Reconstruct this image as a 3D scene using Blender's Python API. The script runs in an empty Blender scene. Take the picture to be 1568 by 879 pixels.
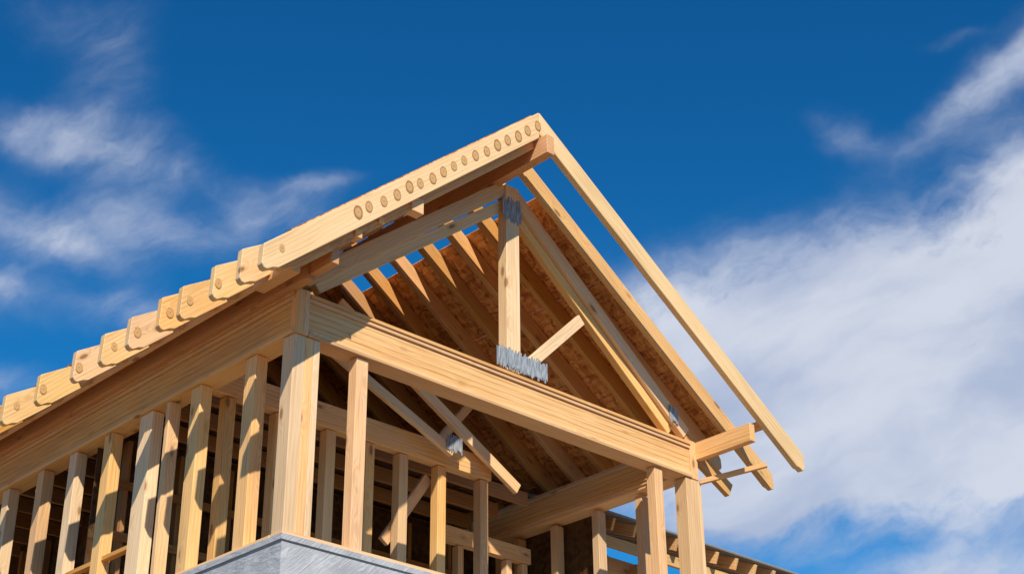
import bpy, bmesh, math, random
from mathutils import Vector, Matrix
random.seed(7)
scene=bpy.context.scene
# ------------------------------------------------ camera
HEAD=math.radians(46.2); PITCH=math.radians(27.8); ROLL=math.radians(0.6)
CAM=Vector((-8.686,-12.357,1.6))
F=Vector((math.cos(HEAD)*math.cos(PITCH),math.sin(HEAD)*math.cos(PITCH),math.sin(PITCH)))
R0=Vector((math.sin(HEAD),-math.cos(HEAD),0)); U0=R0.cross(F)
R=R0*math.cos(ROLL)-U0*math.sin(ROLL); U=U0*math.cos(ROLL)+R0*math.sin(ROLL)
cd=bpy.data.cameras.new("camera"); cam=bpy.data.objects.new("camera",cd)
scene.collection.objects.link(cam); scene.camera=cam
cam.matrix_world=Matrix(((R.x,U.x,-F.x,CAM.x),(R.y,U.y,-F.y,CAM.y),(R.z,U.z,-F.z,CAM.z),(0,0,0,1)))
cd.sensor_width=36; cd.lens=2430/1568*36; cd.clip_end=5000; cd.clip_start=.1
# ------------------------------------------------ node helper
class NT:
    def __init__(s,t): s.t=t; t.nodes.clear()
    def n(s,ty,ins=None,**kw):
        nd=s.t.nodes.new(ty)
        for k,v in kw.items(): setattr(nd,k,v)
        if ins:
            for k,v in ins.items():
                sk=nd.inputs[k]
                if isinstance(v,bpy.types.NodeSocket): s.t.links.new(v,sk)
                else: sk.default_value=v
        return nd
    def m(s,op,a,b=None,c=None,clamp=False):
        ins={0:a}
        if b is not None: ins[1]=b
        if c is not None: ins[2]=c
        return s.n('ShaderNodeMath',ins,operation=op,use_clamp=clamp).outputs[0]
    def v(s,op,a,b=None,scale=None):
        ins={0:a}
        if b is not None: ins[1]=b
        if scale is not None: ins['Scale']=scale
        nd=s.n('ShaderNodeVectorMath',ins,operation=op)
        return nd.outputs['Value'] if op in('DOT_PRODUCT','LENGTH') else nd.outputs[0]
    def noise(s,vec,scale,detail=4,rough=.55,dist=0):
        return s.n('ShaderNodeTexNoise',{'Vector':vec,'Scale':scale,'Detail':detail,'Roughness':rough,'Distortion':dist}).outputs['Fac']
    def mix(s,f,a,b,bt='MIX'):
        nd=s.n('ShaderNodeMix',data_type='RGBA',blend_type=bt)
        for i,v in ((0,f),(6,a),(7,b)):
            if isinstance(v,bpy.types.NodeSocket): s.t.links.new(v,nd.inputs[i])
            else: nd.inputs[i].default_value=v if i==0 else (*v,1)
        return nd.outputs[2]
    def ss(s,x,a,b):
        return s.n('ShaderNodeMapRange',{'Value':x,'From Min':a,'From Max':b},interpolation_type='SMOOTHSTEP').outputs[0]
def newmat(name):
    m=bpy.data.materials.new(name); m.use_nodes=True; return m,NT(m.node_tree)
def finish(k,col,rough=.7,bump=None,bs=.3,bd=.01,metal=0,spec=.3):
    b=k.n('ShaderNodeBsdfPrincipled',{'Roughness':rough,'Metallic':metal,'Specular IOR Level':spec})
    k.t.links.new(col,b.inputs['Base Color']) if isinstance(col,bpy.types.NodeSocket) else setattr(b.inputs['Base Color'],'default_value',(*col,1))
    if bump is not None:
        bn=k.n('ShaderNodeBump',{'Height':bump,'Strength':bs,'Distance':bd}); k.t.links.new(bn.outputs[0],b.inputs['Normal'])
    o=k.n('ShaderNodeOutputMaterial'); k.t.links.new(b.outputs[0],o.inputs[0])
def wood(name,light,mid,dark,ply=0,knots=1.0,tone=.15,grey_amt=.2):
    m,k=newmat(name)
    oc=k.n('ShaderNodeTexCoord').outputs['Object']; rnd=k.n('ShaderNodeObjectInfo').outputs['Random']
    off=k.n('ShaderNodeCombineXYZ',{0:k.m('MULTIPLY',rnd,37.),1:k.m('MULTIPLY',rnd,11.),2:k.m('MULTIPLY',rnd,23.)}).outputs[0]
    p=k.v('ADD',oc,off)
    vd=k.n('ShaderNodeTexVoronoi',{'Vector':k.v('MULTIPLY',p,(1.6,4.2,4.2)),'Scale':1.0,'Randomness':1.0}).outputs['Distance']
    near=k.ss(vd,.42,.08)
    blot=k.noise(k.v('MULTIPLY',p,(.6,3.,3.)),1.,2)
    warp=k.m('ADD',k.m('MULTIPLY',blot,9.),k.m('MULTIPLY',near,5.*knots))
    sx=k.n('ShaderNodeSeparateXYZ',{0:p})
    rings=k.m('SINE',k.m('ADD',k.m('MULTIPLY',k.m('ADD',sx.outputs[1],k.m('MULTIPLY',sx.outputs[2],.8)),165.),k.m('MULTIPLY',warp,2.4)))
    rings=k.m('MULTIPLY_ADD',rings,.5,.5)
    fine=k.noise(k.v('MULTIPLY',p,(2.,70.,70.)),1.,3,.65)
    g=k.m('ADD',k.m('MULTIPLY',rings,.13),k.m('ADD',k.m('MULTIPLY',fine,.64),k.m('MULTIPLY',blot,.44)))
    cr=k.n('ShaderNodeValToRGB',{0:g}); e=cr.color_ramp.elements
    e[0].position=.39;e[0].color=(*light,1);e[1].position=.96;e[1].color=(*dark,1)
    x=e.new(.63);x.color=(*mid,1)
    c=cr.outputs[0]
    if knots>0:
        halo=k.ss(vd,.22,.11); c=k.mix(k.m('MULTIPLY',halo,.38*knots),c,(.54,.28,.10))
        kr=k.ss(vd,.125,.085); c=k.mix(k.m('MULTIPLY',kr,.75*knots),c,(.26,.12,.045))
    hgt=g
    if ply:
        ln=k.m('ABSOLUTE',k.m('SUBTRACT',k.m('FRACT',k.m('ADD',k.m('MULTIPLY',sx.outputs[2],ply),k.m('MULTIPLY',blot,.1))),.5))
        lf=k.ss(ln,.07,.02); c=k.mix(k.m('MULTIPLY',lf,k.m('MULTIPLY',k.ss(fine,.3,.6),.8)),c,(.30,.14,.045)); hgt=k.m('SUBTRACT',g,k.m('MULTIPLY',lf,1.4))
    grey=k.ss(blot,.52,.75)
    c=k.mix(k.m('MULTIPLY',grey,grey_amt),c,(.55,.44,.31))
    hs=k.n('ShaderNodeHueSaturation',{'Color':c,'Value':k.m('MULTIPLY_ADD',rnd,tone*2,.98-tone),'Saturation':k.m('MULTIPLY_ADD',k.m('FRACT',k.m('MULTIPLY',rnd,7.3)),.20,.92),'Hue':k.m('MULTIPLY_ADD',k.m('FRACT',k.m('MULTIPLY',rnd,3.7)),.010,.494)})
    finish(k,hs.outputs[0],.6,hgt,.4,.005); return m
M_LUM=wood("pine_lumber",(.91,.61,.31),(.83,.49,.21),(.50,.24,.08))
M_PALE=wood("pale_lumber",(.91,.68,.42),(.83,.57,.32),(.55,.33,.15))
M_BEAM=wood("laminated_beam",(.91,.60,.29),(.82,.48,.20),(.52,.25,.09),ply=14,knots=.3,tone=.05,grey_amt=.2)
M_RAF=wood("rafter_lumber",(.82,.47,.20),(.70,.36,.13),(.42,.18,.05),knots=.8)
M_BARGE=wood("barge_lumber",(.94,.69,.38),(.88,.59,.28),(.62,.35,.13),knots=.12,tone=.03,grey_amt=.08)
M_TAIL=wood("tail_lumber",(.93,.65,.34),(.84,.52,.23),(.55,.29,.10),knots=1.1,tone=.08,grey_amt=.1)
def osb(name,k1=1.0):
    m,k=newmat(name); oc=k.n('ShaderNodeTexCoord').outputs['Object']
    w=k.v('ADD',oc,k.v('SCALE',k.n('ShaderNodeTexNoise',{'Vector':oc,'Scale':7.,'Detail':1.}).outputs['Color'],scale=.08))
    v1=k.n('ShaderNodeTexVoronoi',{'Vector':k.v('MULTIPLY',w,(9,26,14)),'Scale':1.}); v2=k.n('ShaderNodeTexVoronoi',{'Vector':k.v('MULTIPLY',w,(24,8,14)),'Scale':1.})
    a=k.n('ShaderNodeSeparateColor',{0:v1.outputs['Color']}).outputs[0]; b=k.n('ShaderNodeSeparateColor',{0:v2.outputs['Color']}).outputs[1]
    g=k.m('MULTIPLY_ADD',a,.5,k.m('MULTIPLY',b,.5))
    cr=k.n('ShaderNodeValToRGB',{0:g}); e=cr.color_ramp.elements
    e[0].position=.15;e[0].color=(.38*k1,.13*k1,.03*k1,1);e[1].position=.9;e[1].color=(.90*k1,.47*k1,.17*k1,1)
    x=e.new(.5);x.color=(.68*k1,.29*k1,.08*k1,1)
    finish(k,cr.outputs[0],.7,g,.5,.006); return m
M_OSB=osb("osb_board"); M_OSB_SHADE=osb("osb_board_shade",.13)  # second board is the same OSB with room shade put into its colour
M_LUM_SHADE=wood("lumber_shade",(.50,.27,.11),(.40,.20,.07),(.24,.10,.03),knots=.8)  # lumber copy with the interior shade painted into its colour
m,k=newmat("galvanized_steel"); oc=k.n('ShaderNodeTexCoord').outputs['Object']
g=k.noise(k.v('MULTIPLY',oc,(60,60,8)),1.,3); c=k.mix(k.ss(g,.3,.7),(.18,.20,.23),(.42,.46,.50)); finish(k,c,.8,g,.6,.004,metal=0); M_STEEL=m
m,k=newmat("grey_house_wrap"); oc=k.n('ShaderNodeTexCoord').outputs['Object']
g=k.noise(oc,1.6,6,.65,1.5); g2=k.noise(k.v('MULTIPLY',k.n('ShaderNodeVectorRotate',{'Vector':oc,'Angle':.7},rotation_type='Y_AXIS').outputs[0],(1.2,1.2,9)),2.,5,.6,2.)
c=k.mix(k.ss(g,.3,.7),(.36,.37,.39),(.50,.51,.53)); c=k.mix(k.m('MULTIPLY',k.ss(g2,.54,.62),.45),c,(.66,.67,.68)); finish(k,c,.6,k.m('ADD',g,g2),.45,.03); M_WRAP=m
m,k=newmat("bare_earth"); oc=k.n('ShaderNodeTexCoord').outputs['Object']
g=k.noise(oc,.35,5,.65); g2=k.noise(oc,6.,4,.7); c=k.mix(g,(.20,.13,.08),(.34,.24,.15)); c=k.mix(k.m('MULTIPLY',g2,.5),c,(.16,.11,.065)); finish(k,c,.95,g2,.6,.05); M_GROUND=m
m,k=newmat("grey_roofing"); oc=k.n('ShaderNodeTexCoord').outputs['Object']
g=k.noise(oc,12,4); finish(k,k.mix(g,(.22,.21,.2),(.4,.39,.37)),.8,g,.5,.01); M_ROOFING=m
# ------------------------------------------------ building helpers
house=bpy.data.objects.new("timber_house_frame",None); scene.collection.objects.link(house)
def addobj(name,me,mat,mw,parent=None):
    o=bpy.data.objects.new(name,me); scene.collection.objects.link(o); me.materials.append(mat); o.matrix_world=mw; o.parent=parent or house; return o
def frame(o,x,y,z): return Matrix(((x.x,y.x,z.x,o.x),(x.y,y.y,z.y,o.y),(x.z,y.z,z.z,o.z),(0,0,0,1)))
def board(name,a,b,w,d,mat=None,up=(0,0,1),jit=.003,bev=.005,parent=None):
    a=Vector(a);b=Vector(b);x=(b-a).normalized();upv=Vector(up)
    if abs(x.dot(upv))>.98: upv=Vector((0,1,0))
    y=upv.cross(x).normalized();z=x.cross(y)
    L=(b-a).length+random.uniform(-jit,jit)*.5; w+=random.uniform(-jit,jit); d+=random.uniform(-jit,jit)
    bm=bmesh.new(); bmesh.ops.create_cube(bm,size=1)
    for v in bm.verts: v.co=Vector((v.co.x*L,v.co.y*w,v.co.z*d))
    bmesh.ops.bevel(bm,geom=list(bm.edges),offset=bev,segments=1,affect='EDGES')
    me=bpy.data.meshes.new(name); bm.to_mesh(me); bm.free()
    c=(a+b)/2+Vector([random.uniform(-jit,jit)*.4 for _ in range(3)])
    return addobj(name,me,mat or M_LUM,frame(c,x,y,z),parent)
def prism(name,pts,w,mat,mw,bev=.006,parent=None):
    bm=bmesh.new(); vs=[bm.verts.new((s,-w/2,t)) for s,t in pts]; f=bm.faces.new(vs)
    r=bmesh.ops.extrude_face_region(bm,geom=[f]); bmesh.ops.translate(bm,vec=(0,w,0),verts=[g for g in r['geom'] if isinstance(g,bmesh.types.BMVert)])
    bmesh.ops.recalc_face_normals(bm,faces=bm.faces)
    if bev: bmesh.ops.bevel(bm,geom=list(bm.edges),offset=bev,segments=1,affect='EDGES')
    me=bpy.data.meshes.new(name); bm.to_mesh(me); bm.free(); return addobj(name,me,mat,mw,parent)
HT=9.465; SB=6.76; W=6.48; YB=11.0
RX,RZ=2.85,12.61; SL,SR=.857,.668; XL,XR=-1.03,7.62
def rz(x): return RZ-(SL*(RX-x) if x<RX else SR*(x-RX))
def rafter(name,y,side,w=.06,d=.25,mat=None,ext=0,dz=0,kick=0):
    sgn=-1 if side=='L' else 1; sl=SL if side=='L' else SR; th=math.atan(sl); t=math.tan(th)
    ex=(RX-XL if side=='L' else XR-RX)+ext; L=ex/math.cos(th)
    x=Vector((sgn*math.cos(th),0,-math.sin(th))); z=Vector((sgn*math.sin(th),0,math.cos(th))); yv=z.cross(x)
    o=Vector((RX+sgn*.004,y,RZ+dz))
    end=[(L-.02-kick*t,kick),(L+.56*d*t,-.58*d),(L+.57*d*t,-.76*d),(L+.48*d*t,-.86*d),(L+.15*d*t,-.90*d),(L-.03,-d)]
    if kick: end=[(L-.62,0)]+end
    pts=[(0,0)]+end+[(d*t,-d)]
    return prism(name,pts,w+random.uniform(-.003,.003),mat or M_RAF,frame(o,x,yv,z))
rafter("barge_board_left",-.80,'L',.09,.28,M_BARGE); rafter("barge_board_right",-.80,'R',.09,.26,M_BARGE,ext=.05)
rafter("barge_inner_rafter_left",-.70,'L',.09,.34,M_RAF,ext=-.25,dz=-.03)
LY=[-.36,.12,.66,1.06,1.70,2.2,2.9,3.70,4.4,5.1,5.8,6.5,7.2,7.9,8.6,9.3,10.]
for i,y in enumerate(LY): rafter(f"rafter_left_{i}",y,'L',.085,.27,M_TAIL if i<9 else M_RAF,ext=random.uniform(-.05,.04),dz=random.uniform(-.03,-.004),kick=.085)
RY=[-.2,.3,.85,1.4,1.95,2.5,3.05,3.6,4.2,4.8,5.4,6.0,6.6,7.2,7.9,8.6,9.3,10.]
for i,y in enumerate(RY): rafter(f"rafter_right_{i}",y,'R',.08,.24,M_LUM if i<2 else M_RAF,ext=(.16 if i==0 else -.3),dz=-.008)
board("ridge_beam",(RX+.06,-.97,RZ-.50),(RX+.06,YB,RZ-.50),.12,.26,M_RAF)
def deck(name,x0,x1,y0,y1,mat):
    a=Vector((x0,0,rz(x0)));b=Vector((x1,0,rz(x1)));x=(b-a).normalized();yv=Vector((0,1,0));z=x.cross(yv)
    if z.z<0: z=-z
    yv=z.cross(x); c=(a+b)/2+Vector((0,(y0+y1)/2,0))+z*.014; L=(b-a).length
    bm=bmesh.new(); bmesh.ops.create_cube(bm,size=1)
    for v in bm.verts: v.co=Vector((v.co.x*L,v.co.y*(y1-y0),v.co.z*.018))
    me=bpy.data.meshes.new(name); bm.to_mesh(me); bm.free(); return addobj(name,me,mat,frame(c,x,yv,z))
ys=[-.2,1.04,2.28,3.60,4.76,6.0,YB]
for j in range(6):
    xs=[RX+(.78 if j<3 else .1),4.8,6.1,XR-.45]
    for i in range(3): deck(f"roof_sheathing_right_{j}_{i}",xs[i],xs[i+1]-.006,ys[j]+.004,ys[j+1]-.004,M_OSB)
    y0=ys[j] if j else -.74
    deck(f"roof_sheathing_left_{j}",-.62,RX-.02,y0+.004,ys[j+1]-.004,M_OSB)
def header(nm,a,b,n,top=HT,dep=.50,w=.26):
    a=Vector(a);b=Vector(b);n=Vector(n); z=top
    for i,(h,o) in enumerate([(.045,.030),(.045,.012),(dep-.045*3-.045,-.012),(.045,.004),(.045,.022)]):
        c=z-h/2; off=n*(o-w/2)
        board(f"{nm}_ply_{i}",(a.x+off.x,a.y+off.y,c),(b.x+off.x,b.y+off.y,c),w,h-.003,M_BEAM if i==2 else M_LUM,jit=.001,bev=.004); z-=h
header("front_header",(.17,0,0),(W-.14,0,0),(0,-1,0))
header("left_header",(0,.02,0),(0,YB,0),(-1,0,0))
header("right_header",(W,.02,0),(W,4.1,0),(1,0,0),dep=.46)
header("right_rear_header",(W,4.2,0),(W,YB,0),(1,0,0),dep=.40,top=HT-.1)
for i,(x,y,w,d) in enumerate([(.045,.06,.09,.12),(.12,.045,.07,.10)]): board(f"corner_cripple_{i}",(x,y-.03,HT-.5),(x,y-.03,HT+.02),w,d,M_LUM)
board("corner_post_a",(.075,.10,SB+.04),(.075,.10,HT-.505),.20,.15,M_PALE,up=(1,0,0))
board("corner_post_b",(.205,.09,SB+.04),(.205,.09,HT-.505),.18,.105,M_LUM,up=(1,0,0))
board("corner_post_c",(.30,.10,SB+.04),(.30,.10,HT-.505),.20,.08,M_PALE,up=(1,0,0))
board("front_sill_plate",(-.01,.10,SB+.02),(W,.10,SB+.02),.22,.04,M_LUM)
board("left_sill_plate",(.10,.22,SB+.02),(.10,YB,SB+.02),.22,.04,M_LUM)
def stud(nm,x,y,z0=SB+.04,z1=HT-.505,a=.09,b=.14,mat=None):
    board(nm,(x,y,z0),(x,y,z1),b,a,mat or random.choice([M_LUM,M_PALE,M_LUM]),up=(1,0,0))
stud("front_stud_0",.93,.09,a=.16,b=.14,mat=M_LUM); stud("front_stud_1",5.72,.09,a=.15,b=.14,mat=M_LUM)
stud("right_corner_post_a",W-.13,.10,a=.24,b=.2,mat=M_LUM); stud("right_corner_post_b",W+.03,.115,a=.08,b=.19,mat=M_PALE)
board("right_corner_cripple",(W-.07,.05,HT-.5),(W-.07,.05,HT+.03),.14,.12,M_LUM)
for i,(y,b) in enumerate([(.80,.2),(1.85,.2),(2.42,.07),(2.88,.28),(3.72,.18),(4.55,.17),(5.35,.17),(6.25,.17),(7.1,.17),(8.,.17),(8.9,.17),(9.8,.17)]):
    stud(f"left_stud_{i}",.09,y,a=.15,b=b)
for i,y in enumerate([.9,1.7,2.5,3.25,3.62,4.05,4.4,5.2,6.0,7.0]): stud(f"right_stud_{i}",W-.1,y,a=.15,b=.12)
board("left_wall_nogging",(.09,2.95,7.4),(.09,7.5,7.4),.08,.06,M_RAF)
# cross wall
board("cross_beam",(.2,2.0,9.18),(4.6,2.0,9.18),.16,.30,M_LUM)
for i,x in enumerate([.55,1.25,2.0,2.6,3.14,3.77,4.5]): stud(f"cross_wall_stud_{i}",x,2.02,z1=9.02,a=.14,b=.14)
board("cross_wall_sill",(.2,2.02,SB+.03),(5,2.02,SB+.03),.14,.05)
board("cross_wall_brace",(3.0,2.15,7.9),(3.7,2.15,8.9),.06,.14)
board("rear_truss_chord_a",(1.9,1.80,10.66),(4.95,1.80,8.96),.07,.15,M_PALE)
board("rear_truss_chord_b",(.9,1.74,10.30),(3.75,1.74,9.14),.07,.13,M_PALE)
board("rear_truss_web_a",(4.0,2.55,9.40),(5.1,2.55,10.75),.06,.12,M_LUM)
def panel(nm,c,s,mat):
    bm=bmesh.new(); bmesh.ops.create_cube(bm,size=1)
    for v in bm.verts: v.co=Vector((v.co.x*s[0],v.co.y*s[1],v.co.z*s[2]))
    me=bpy.data.meshes.new(nm); bm.to_mesh(me); bm.free(); return addobj(nm,me,mat,Matrix.Translation(c))
panel("dark_backing_ceiling",(3.0,6.6,9.36),(5.6,8.6,.02),M_OSB_SHADE)  # sheet added overhead to keep the rooms behind the studs dark
for i in range(13): board(f"ceiling_joist_{i}",(.2,2.5+i*.6,9.22),(5.8,2.5+i*.6,9.22),.05,.2,M_LUM_SHADE)
for i in range(8): stud(f"rear_wall_stud_{i}",.5+i*.75,4.1,z1=9.1,a=.06,b=.14,mat=M_LUM_SHADE)
for i in range(3): board(f"rear_wall_rail_{i}",(.3,4.0,7.2+i*.65),(6.2,4.0,7.2+i*.65),.05,.1,M_LUM_SHADE)
panel("dark_backing_rear",(3.25,4.2,8.0),(6.2,.02,2.5),M_OSB_SHADE)  # dark sheet added behind the cross wall, stands in for room shade
panel("right_wall_sheathing",(W+.03,6.4,8.1),(.02,9.2,2.5),M_OSB_SHADE)
board("right_room_beam",(4.7,3.0,8.62),(6.3,3.0,8.62),.12,.22,M_LUM)
for i,x in enumerate([5.0,5.45,5.9,6.2]): stud(f"right_room_stud_{i}",x,3.02,z1=8.5,a=.1,b=.12)
panel("dark_backing_left",(1.7,7.6,8.0),(.02,6.7,2.5),M_OSB_SHADE)  # added dark sheet, gives the left wall gaps their shade
for i in range(9): stud(f"partition_stud_{i}",1.62,4.6+i*.7,z1=9.1,a=.1,b=.06,mat=M_LUM_SHADE)
for i in range(2): board(f"partition_rail_{i}",(1.55,4.3,7.5+i*.8),(1.55,YB-.1,7.5+i*.8),.05,.1,M_LUM_SHADE)
panel("rear_gable_sheathing",(3.0,YB,8.0),(5.9,.02,2.5),M_OSB_SHADE)
panel("floor_deck",(3.05,YB/2,SB-.02),(6.0,YB-.1,.03),M_OSB_SHADE)
# front truss
def chord(nm,x0,z0,x1,z1,y,w,d,mat): board(nm,(x0,y,z0),(x1,y,z1),w,d,mat)
KX=3.16; AZ=12.10
chord("truss_chord_left_a",.10,HT+.17,KX-.1,AZ-.10,.06,.10,.18,M_PALE)
chord("truss_chord_left_b",.30,HT+.16,KX-.06,AZ-.31,.11,.10,.14,M_PALE)
chord("truss_chord_right_a",W-.16,HT+.12,KX+.06,AZ-.10,.06,.10,.18,M_PALE)
chord("truss_chord_right_b",W-.42,HT+.10,KX+.06,AZ-.30,.12,.10,.13,M_LUM)
board("truss_chord_tail_right",(W-.2,.06,HT+.02),(W+.7,.06,HT-.45),.08,.2,M_LUM)
board("king_post",(KX+.01,.06,HT+.02),(KX+.01,.06,AZ-.05),.15,.22,M_PALE,up=(1,0,0))
board("truss_brace",(3.40,.06,9.62),(4.42,.06,10.62),.06,.14,M_PALE)
board("lookout_beam_right",(W+.02,.0,HT-.10),(W+.02,-.92,HT-.10),.10,.24,M_LUM)
board("lookout_strut_right",(W+.05,.02,HT-.50),(W+.50,-.74,HT-.36),.05,.07,M_LUM)
board("lookout_beam_left",(-.02,.0,HT+.16),(-.02,-.68,HT+.16),.10,.24,M_RAF)
board("gable_outrigger_left",(-.55,-.10,rz(-.55)-.43),(-.55,-.72,rz(-.55)-.43),.14,.12,M_RAF)
for i,(x,s,dz) in enumerate([(1.0,.17,.45),(.2,.09,.43),(.5,.07,.41)]): board(f"gable_block_{i}",(x-s/2,-.71,rz(x)-dz),(x+s/2,-.71,rz(x)-dz),.13,s*1.1,M_LUM)
board("gable_outrigger_right",(7.0,-.16,rz(7.0)-.16),(7.0,-.76,rz(7.0)-.16),.12,.09,M_RAF)
board("eave_blocking_left",(-.05,-.3,HT+.16),(-.05,YB,HT+.16),.12,.34,M_RAF)
board("eave_ledger_left",(-.30,-.66,HT+.12),(-.30,YB,HT+.12),.05,.18,M_LUM)
def plate(nm,cx,cz,y,w,h,n):
    bm=bmesh.new()
    for i in range(n):
        x=-w/2+w*(i+.5)/n; t=h/2*random.uniform(.6,1.1); b=-h/2*random.uniform(.6,1.1); yy=random.uniform(-.002,.002)
        r=bmesh.ops.create_cube(bm,size=1)
        for v in r['verts']: v.co=Vector((x+v.co.x*w/n*.97,yy+v.co.y*.006,(t+b)/2+v.co.z*(t-b)))
    me=bpy.data.meshes.new(nm); bm.to_mesh(me); bm.free(); addobj(nm,me,M_STEEL,Matrix.Translation((cx,y,cz)))
plate("king_post_plate_top",KX+.0,AZ-.40,-.02,.32,.36,22)
plate("king_post_plate_base",KX+.13,HT+.16,-.035,.84,.28,60)
plate("chord_heel_plate",W-.42,HT+.30,-.01,.16,.24,10)
plate("cross_beam_plate",3.75,9.24,1.69,.26,.22,14)
# knots along the barge board
m,k=newmat("wood_knot"); oc=k.n('ShaderNodeTexCoord').outputs['Object']; d=k.v('LENGTH',k.v('MULTIPLY',oc,(1.15,1,.9)))
w=k.m('ADD',d,k.m('MULTIPLY',k.noise(oc,30,2),.014)); rg=k.m('MULTIPLY_ADD',k.m('SINE',k.m('MULTIPLY',w,430.)),.5,.5)
c=k.mix(rg,(.76,.48,.21),(.50,.25,.09)); c=k.mix(k.ss(w,.050,.060),c,(.38,.19,.07)); c=k.mix(k.ss(w,.016,.008),c,(.2,.08,.03))
finish(k,c,.6,rg,.4,.003); M_KNOT=m
th=math.atan(SL); xd=Vector((-math.cos(th),0,-math.sin(th))); zd=Vector((-math.sin(th),0,math.cos(th)))
def knot(c,r):
    bm=bmesh.new(); n=20
    vs=[bm.verts.new((math.cos(a*2*math.pi/n)*r*.85*random.uniform(.96,1.04),0,math.sin(a*2*math.pi/n)*r*1.15*random.uniform(.96,1.04))) for a in range(n)]
    f=bm.faces.new(vs); f.normal_update()
    me=bpy.data.meshes.new("knot"); bm.to_mesh(me); bm.free()
    addobj("wood_knot",me,M_KNOT,Matrix.Translation(c))
s=.16
while s<3.75:
    knot(Vector((RX,-.80-.0485,RZ))+xd*s+zd*(-.14+random.uniform(-.016,.016)),.066*random.uniform(.8,1.1)); s+=random.uniform(.175,.25)
knot(Vector((RX,-.80-.0485,RZ))+xd*4.92+zd*(-.12),.04)
for i,y in enumerate(LY[1:9]): knot(Vector((RX,y-.049,RZ))+xd*random.uniform(4.98,5.08)+zd*(-.10),random.uniform(.04,.055))
panel("lower_wall_wrap",(W/2,YB/2,SB/2-.012),(W+.04,YB+.04,SB-.03),M_WRAP)
panel("wrap_band",(W/2,YB/2,SB-.035),(W+.08,YB+.08,.06),M_WRAP)
# side wing
for i in range(12): board(f"wing_rafter_{i}",(7.0+i*.45,2.0,9.02),(7.0+i*.45,5.0,10.27),.05,.18,M_LUM)
board("wing_eave_board",(6.6,2.2,8.84),(12.0,2.2,8.84),.05,.16,M_LUM)
board("wing_roofing",(9.3,1.95,9.16),(9.3,5.0,10.42),5.4,.03,M_ROOFING)
for i in range(8): stud(f"wing_stud_{i}",6.7+i*.7,2.6,z0=6.6,z1=8.8,a=.1,b=.14)
for i in range(12): board(f"wing_siding_{i}",(6.6,2.75,6.7+i*.19),(12,2.75,6.7+i*.19),.03,.185,M_LUM)
panel("wing_wall",(9.3,4.3,3.3),(5.4,3.0,6.6),M_WRAP)
bm=bmesh.new(); bmesh.ops.create_grid(bm,x_segments=2,y_segments=2,size=2000); me=bpy.data.meshes.new("ground"); bm.to_mesh(me); bm.free()
g=bpy.data.objects.new("ground",me); scene.collection.objects.link(g); me.materials.append(M_GROUND)
# ------------------------------------------------ light
EL=math.radians(38); sx,sy=-.52,-.80; l=math.hypot(sx,sy); sd=Vector((sx/l*math.cos(EL),sy/l*math.cos(EL),math.sin(EL)))
ld=bpy.data.lights.new("sun",'SUN'); ld.energy=5.0; ld.angle=math.radians(.5); ld.color=(1,.91,.77)
lo=bpy.data.objects.new("sun",ld); scene.collection.objects.link(lo); lo.rotation_euler=sd.to_track_quat('Z','Y').to_euler(); lo.location=(0,-20,30)
wd=bpy.data.worlds.new("World"); scene.world=wd; wd.use_nodes=True; k=NT(wd.node_tree)
sky=k.n('ShaderNodeTexSky',sky_type='NISHITA',sun_disc=False,sun_elevation=EL,sun_rotation=math.atan2(sx,sy),altitude=500,dust_density=.3,ozone_density=2.)
dr=k.v('NORMALIZE',k.n('ShaderNodeTexCoord').outputs['Generated'])
f=k.m('MAXIMUM',k.v('DOT_PRODUCT',dr,tuple(F)),.05)
px=k.m('MULTIPLY_ADD',k.m('DIVIDE',k.v('DOT_PRODUCT',dr,tuple(R)),f),2.430,.784)
py=k.m('MULTIPLY_ADD',k.m('DIVIDE',k.v('DOT_PRODUCT',dr,tuple(U)),f),-2.430,.4395)
P=k.n('ShaderNodeCombineXYZ',{0:px,1:py,2:0.}).outputs[0]
wn=k.n('ShaderNodeTexNoise',{'Vector':P,'Scale':3.2,'Detail':5.,'Roughness':.58}).outputs['Color']
wp=k.v('ADD',P,k.v('SCALE',k.v('SUBTRACT',wn,(.5,.5,.5)),scale=.15))
sp=k.n('ShaderNodeSeparateXYZ',{0:wp}); wx,wy=sp.outputs[0],sp.outputs[1]
def blob(cx,cy,rx,ry,ang,amp):
    a=math.radians(ang); dx=k.m('SUBTRACT',wx,cx); dy=k.m('SUBTRACT',wy,cy)
    u=k.m('DIVIDE',k.m('ADD',k.m('MULTIPLY',dx,math.cos(a)),k.m('MULTIPLY',dy,math.sin(a))),rx)
    v=k.m('DIVIDE',k.m('SUBTRACT',k.m('MULTIPLY',dy,math.cos(a)),k.m('MULTIPLY',dx,math.sin(a))),ry)
    q=k.m('ADD',k.m('MULTIPLY',u,u),k.m('MULTIPLY',v,v)); return k.m('MULTIPLY',k.m('EXPONENT',k.m('MULTIPLY',q,-1.)),amp)
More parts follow.
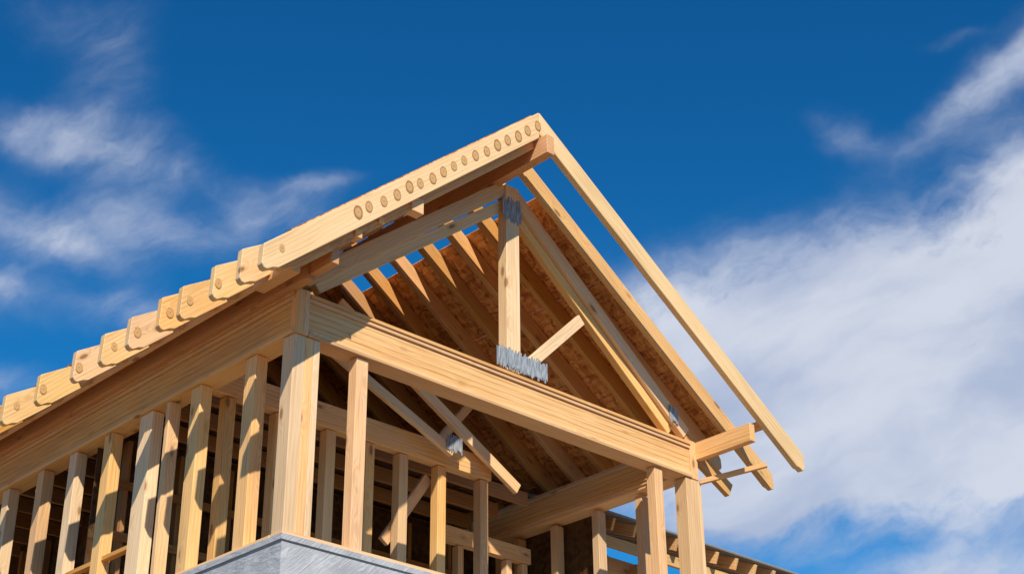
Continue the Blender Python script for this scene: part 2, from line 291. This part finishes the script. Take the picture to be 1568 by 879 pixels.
B=[(1.37,.60,.33,.17,-2,2.9),(1.14,.50,.16,.08,12,.85),(1.58,.44,.24,.11,-25,1.7),(1.14,.73,.14,.08,0,.9),(1.58,.27,.13,.09,-40,.75),(1.32,.35,.18,.05,-20,.5),(1.50,.14,.15,.035,-35,.45),(1.60,.06,.12,.05,-30,.4),(1.30,.19,.06,.03,10,.38),(1.45,.05,.06,.015,-10,.25),(1.5,.87,.2,.035,-8,.45),
   (.08,.215,.14,.04,10,.58),(.02,.33,.20,.045,8,.48),(.16,.13,.07,.09,0,.25),(.10,.02,.14,.06,0,.24),(.24,.34,.10,.04,25,.45),(.42,.32,.09,.035,-10,.45),(.47,.275,.07,.015,0,.3),(.0,.45,.08,.045,0,.6),(.2,.49,.08,.04,10,.5),(.12,.39,.1,.03,10,.45),(.0,.59,.09,.03,0,.5),(.3,.27,.12,.05,30,.3)]
mask=None
for b in B:
    q=blob(*b); mask=q if mask is None else k.m('ADD',mask,q)
rot=k.n('ShaderNodeVectorRotate',{'Vector':wp,'Angle':math.radians(22)},rotation_type='Z_AXIS').outputs[0]
n1=k.noise(k.v('MULTIPLY',rot,(3.6,8.,1)),1.,8,.59,.3); n2=k.noise(k.v('MULTIPLY',rot,(10,19,1)),1.,5,.6)
nn=k.m('ADD',k.m('MULTIPLY',k.m('SUBTRACT',n1,.5),2.0),k.m('MULTIPLY',k.m('SUBTRACT',n2,.5),.95))
base=k.m('MULTIPLY',mask,k.m('ADD',k.m('MULTIPLY',nn,1.25),.95))
dens=k.m('MULTIPLY',k.ss(base,.03,1.05),.93)
shade=k.noise(k.v('MULTIPLY',rot,(2.2,5,1)),1.,5,.5)
ccol=k.mix(k.ss(shade,.38,.62),(4.4,5.1,6.8),(6.8,7.2,8.2))
grade=k.mix(1.0,sky.outputs[0],(.075,.76,1.26),'MULTIPLY')
hgt=k.ss(py,-.05,.9); grade=k.mix(1.0,grade,k.mix(hgt,(.88,.90,.92),(1.3,1.15,1.06)),'MULTIPLY')
col=k.mix(dens,grade,ccol)
bg=k.n('ShaderNodeBackground',{'Color':col,'Strength':.10}); o=k.n('ShaderNodeOutputWorld'); k.t.links.new(bg.outputs[0],o.inputs[0])
scene.view_settings.view_transform='Standard'; scene.view_settings.look='None'; scene.view_settings.exposure=0
